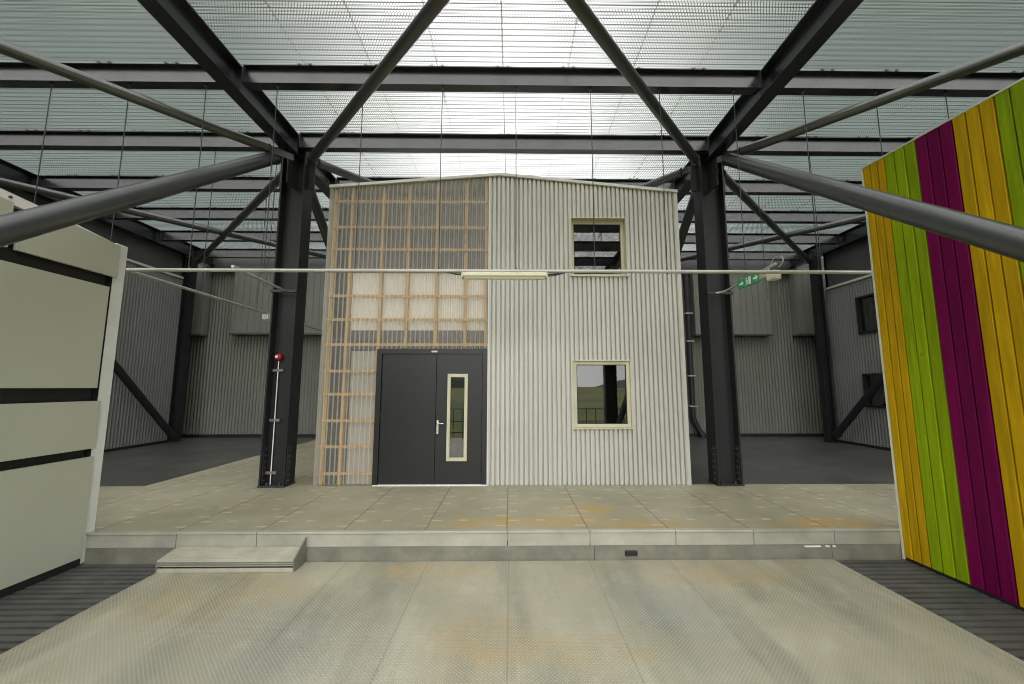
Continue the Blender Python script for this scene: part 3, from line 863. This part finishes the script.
for i, x in enumerate(WXS):
    x *= .974
    zb = PZP+.02 if -4.75 < x < 4.55 else 3.45
    mb = MB(); mb.tube([(x, 4.80, ZB+.004), (x+random.uniform(-.008,.008), 4.80, 4.9), (x, PYP+.002, zb)], .0058, 6)
    root = empty('suspension_wire', (x, 4.86, ZB), 'thin dark wire hanging from the front purlin, %s counted from the white partition' % ordn[i], 'wire', 'suspension wires')
    mb.build('wire', M['wire'], root)
    c = MB(); c.cbox(x-.012, x+.012, 4.785, 4.815, ZB-.03, ZB, .003); c.tube([(x,PYP-.002,zb-.05),(x,PYP+.012,zb+.03)], .010, 8); c.each('clamp', M['bolt'], root)
side_pipe = tag(MB().tube([(-5.0, 4.9, 3.36), (-5.0, 7.5, 3.35), (-5.0, 10.4, 3.33)], .022, 12).build('cable_conduit', M['pipe']), 'pale conduit running back beside the shed on the white partition side', 'conduit')
for x, yy, zb, lab in ((-5.0, 6.20, 3.37, 'second row wire carrying the side conduit near the white partition'), (5.15, 6.20, 3.6, 'second row wire hanging near the coloured boards'),
                       (-5.0, 7.6, 3.37, 'third row wire carrying the side conduit near the white partition'), (5.15, 7.6, 3.6, 'third row wire hanging near the coloured boards'),
                       (-3.96, 6.20, 3.45, 'thin wire hanging close beside the column with the red alarm'), (-5.0, 9.0, 3.36, 'fourth row wire carrying the side conduit near the white partition')):
    o = MB().tube([(x, yy+.04, ZB+.004), (x+.008, yy+.02, 4.6), (x, yy, zb)], .0058, 6).build('suspension_wire', M['wire'])
    tag(o, lab, 'wire', 'side conduit wires')
el = empty('emergency_lamp', (-5., 7.95, 3.2), 'small white box lamp on the conduit behind the alarm column', 'lamp')
MB().cbox(-5.06, -4.94, 7.87, 8.03, 3.22, 3.325, .008).build('housing', M['white_paint'], el)
MB().cbox(-5.045, -4.955, 7.866, 7.871, 3.235, 3.31, .002).build('lens', M['flash'], el)
# holding arms from the columns to the conduit
ar = empty('holding_arm', (L, CYF, 3.40), 'grey tube arm clamped to the alarm column and holding the conduit', 'bracket')
MB().tube([(-3.50, PYP, PZP+.05), (-3.56, 5.4, 3.37), (L+.02, CYF+.02, 3.41)], .021, 10).build('tube', M['pipe'], ar)
MB().cbox(L-.21, L+.21, CYF-.035, CYF-.003, 3.385, 3.43, .005).build('clamp', M['plate'], ar)
es = empty('sign_bracket', (R_, CYF, 3.40), 'grey curved tube arm from the column holding the green sign', 'bracket')
MB().tube([(3.30, CYF+.02, 3.395), (3.42, CYF-.03, 3.395), (3.49, 6.15, 3.40), (3.50, 6.0, 3.41), (3.50, 5.5, 3.44), (3.50, 4.95, 3.47)], .019, 10).build('tube', M['pipe'], es)
MB().cbox(R_-.21, R_+.21, CYF-.035, CYF-.003, 3.372, 3.415, .005).build('clamp', M['plate'], es)
cl = MB(); cl.tube([(3.52, 4.95+.10*math.cos(a*.5)*1.2, 3.49+.075*math.sin(a*.5)) for a in range(-1, 10)], .007, 6); cl.build('cable', M['pipe'], es)
jb = MB(); jb.cbox(3.42, 3.535, 4.90, 5.04, 3.255, 3.375, .010)
jb.build('junction_box', M['creamlight'], es)['label'] = 'cream junction box'
sg = empty('exit_sign', (3.48, 5.5, 3.34), 'green exit sign with white running figure hung under the column arm', 'sign')
SX = 3.476; sy0, sy1, sz0, sz1 = 5.26, 5.78, 3.325, 3.465
MB().cbox(SX, SX+.022, sy0, sy1, sz0, sz1, .003).build('board', M['signgreen'], sg)
MB().box(SX+.002, SX+.02, 5.06, sy0, sz0+.02, sz1-.02).build('side_plate', M['galv'], sg)
def glyph(polys, name, c):
    mb = MB()
    for P in polys:
        mb.prism([(c - u*1.0, sz0 + .014 + v) for u, v in P], 'X', SX-.003, SX)
    mb.build(name, M['white_paint'], sg)
s_ = .112
def sc(P): return [(u*s_, v*s_) for u, v in P]
# the viewer stands on the -X side: u runs towards -Y
glyph([sc([(-.5,.38),(.05,.38),(.05,.16),(.5,.5),(.05,.84),(.05,.62),(-.5,.62)])], 'arrow', 5.68)
glyph([sc([(.12,0),(.55,0),(.55,1),(.12,1)]), sc([(-.38,.78),(-.22,.78),(-.16,.88),(-.22,.98),(-.38,.98),(-.44,.88)]),
       sc([(-.34,.74),(-.12,.70),(-.20,.34),(-.38,.38)]), sc([(-.20,.38),(.04,.20),(-.02,.12),(-.30,.30)]), sc([(-.36,.40),(-.26,.34),(-.46,.02),(-.58,.06)]),
       sc([(-.14,.70),(.06,.52),(.02,.46),(-.18,.60)]), sc([(-.34,.72),(-.56,.54),(-.52,.48),(-.30,.62)])], 'running_figure', 5.52)
glyph([sc([(-.5,.38),(.05,.38),(.05,.16),(.5,.5),(.05,.84),(.05,.62),(-.5,.62)])], 'arrow', 5.345)
hk = MB(); hk.tube([(SX+.012,5.36,sz1),(SX+.024,5.36,3.45)], .005, 6); hk.tube([(SX+.012,5.70,sz1-.01),(SX+.024,5.70,3.43)], .005, 6); hk.each('hanger', M['pipe'], sg)

# red alarm with its riser on the column web
al = empty('red_alarm', (L-.09, 6.4, 2.32), 'round red alarm with white riser pipe on the column web', 'alarm')
ax, ay = L-.085, 6.415
def disc(mb, c, prof):
    n_ = 24; vs = []; fs = []
    for r_, dy in prof:
        for k in range(n_): vs.append((c[0]+r_*math.cos(2*PI*k/n_), c[1]-dy, c[2]+r_*math.sin(2*PI*k/n_)))
    for j in range(len(prof)-1):
        for k in range(n_): fs.append((j*n_+k, j*n_+(k+1)%n_, (j+1)*n_+(k+1)%n_, (j+1)*n_+k))
    fs.append(tuple(range((len(prof)-1)*n_, len(prof)*n_)))
    return mb.add(vs, fs, True)
disc(MB(), (ax, ay, 2.335), [(.060,-.02),(.064,0),(.062,.03),(.05,.05),(.03,.056)]).build('bell', M['red'], al)
disc(MB(), (ax-.008, ay, 2.337), [(.024,.05),(.024,.066),(.015,.074),(.004,.078)]).build('lens', M['white_paint'], al)
MB().tube([(ax, ay-.005, PZ+.02), (ax, ay-.005, 1.3), (ax, ay-.005, 2.27)], .008, 10).build('riser_pipe', M['white_paint'], al)
for z in (.50, 1.32, 2.12):
    MB().cbox(ax-.085, ax+.085, ay-.018, ay+.008, z-.022, z+.022, .004).build('clamp', M['dullgalv'], al)

# rain downpipe at the rear wall beside the shed
dp = empty('downpipe', (5.64, 12.3, PZ), 'black downpipe with pale clamps on the rear wall beside the shed', 'pipe')
MB().tube([(5.71,12.3,5.5),(5.71,12.3,.95),(5.73,12.3,.82),(5.88,12.3,.50),(5.96,12.28,.40),(5.97,12.25,PZ+.03)], .085, 14).build('pipe', M['plate'], dp)
for z in (1.25, 2.2, 3.3, 4.2): MB().cbox(5.60, 5.83, 12.20, 12.39, z-.022, z+.022, .008).build('clamp', M['pipe'], dp)
MB().tube([(5.97,12.25,PZ-.0),(5.97,12.25,PZ+.06)], .11, 16).build('foot', M['plate'], dp)

# ------------------------------------------------------------------ open side behind the viewer
fld = MB(); fld.add([(-400,-1.8,-1.2),(400,-1.8,-1.2),(400,-420,2.),(-400,-420,2.)], [(0,1,2,3)])
tag(fld.build('meadow_ground', M['field']), None, None, None, 'structure')
hm = MB(); vs = []; fs = []
for i in range(61):
    x = -450 + i*15
    h = 9 + 6*math.sin(i*.31) + 4*math.sin(i*.83+1)
    vs += [(x,-300,.0),(x,-318,h*.8),(x,-350,h),(x,-420,h*1.1)]
    if i:
        for k in range(3): fs.append((4*i-4+k, 4*i+k, 4*i+k+1, 4*i-3+k))
hm.add(vs, fs, True)
tag(hm.build('wooded_hill', M['wood']), None, None, None, 'structure')
rl = empty('railing', (0, -1.7, 0), 'dark metal railing along the open hall edge', 'railing')
q = MB()
for z in (1.05, .6, .2): q.tube([(-4.2,-1.7,z),(4.2,-1.7,z)], .018, 8)
q.each('rail', M['steel'], rl)
for i in range(25):
    MB().box(-4.2+i*.35-.012, -4.2+i*.35+.012, -1.72, -1.68, -.02, 1.06).build('post', M['steel'], rl)

# ------------------------------------------------------------------ sky
wd = bpy.data.worlds.new('overcast sky'); SC.world = wd; wd.use_nodes = True
nt = wd.node_tree; k = N(nt); bg = nt.nodes['Background']
dirv = k.coord('Generated')
x, y, z = k.xyz(dirv)
def dot(v):
    nd = k.n('ShaderNodeVectorMath', operation='DOT_PRODUCT'); k.link(dirv, nd.inputs[0])
    q = Vector(v).normalized(); nd.inputs[1].default_value = q; return nd.outputs['Value']
ax_ = k.math('ABSOLUTE', x)
cl = k.noise(dirv, 3.0, 4, .5)
band = k.rng(k.math('ADD', ax_, k.math('MULTIPLY', k.math('SUBTRACT', cl, .5), .22)), .02, .56, 1., 0., True)
base = k.mix(k.rng(cl, .3, .7), (.29,.36,.335), (.38,.455,.425))
glow = k.math('MULTIPLY', band, k.rng(y, .62, .90, .72, 1.))
col = k.mix(glow, base, (2.35,2.35,2.33))
back = k.math('MULTIPLY', k.rng(dot((0,-1,.80)), .20, .95, 0, 1, True), k.rng(z, .05, .40, .30, 1., True))
col = k.mix(back, col, (4.6,4.6,4.5))
col = k.mix(k.rng(z, -.03, .0), (.10,.12,.04), col)
k.link(col, bg.inputs['Color']); bg.inputs['Strength'].default_value = 1.0

# ------------------------------------------------------------------ camera
cam = bpy.data.cameras.new('camera'); co = bpy.data.objects.new('camera', cam); COL.objects.link(co)
FPX, PITCH, YAW, PPX = 389.2, .1152, -.0128, 515.7
cam.sensor_width = 36.; cam.sensor_fit = 'HORIZONTAL'; cam.lens = FPX*36/1024
cam.shift_x = -(PPX-512)/1024
cam.clip_start = .02; cam.clip_end = 1500
cy, sy = math.cos(YAW), math.sin(YAW)
r0 = Vector((cy, sy, 0)); f0 = Vector((-sy, cy, 0)); zz = Vector((0,0,1))
fwd = f0*math.cos(PITCH) + zz*math.sin(PITCH); up = -f0*math.sin(PITCH) + zz*math.cos(PITCH)
mt = Matrix((r0, up, -fwd)).transposed().to_4x4(); mt.translation = (0, 0, H)
co.matrix_world = mt
SC.camera = co

SC.view_settings.view_transform = 'Standard'
SC.view_settings.look = 'None'
SC.view_settings.gamma = 1.0
SC.view_settings.use_curve_mapping = False
SC.view_settings.exposure = 0.0
SC.cycles.use_denoising = True
SC.cycles.filter_width = 1.0
SC.cycles.max_bounces = 10
SC.cycles.diffuse_bounces = 5
SC.cycles.transparent_max_bounces = 16
SC.cycles.caustics_reflective = False
SC.cycles.caustics_refractive = False
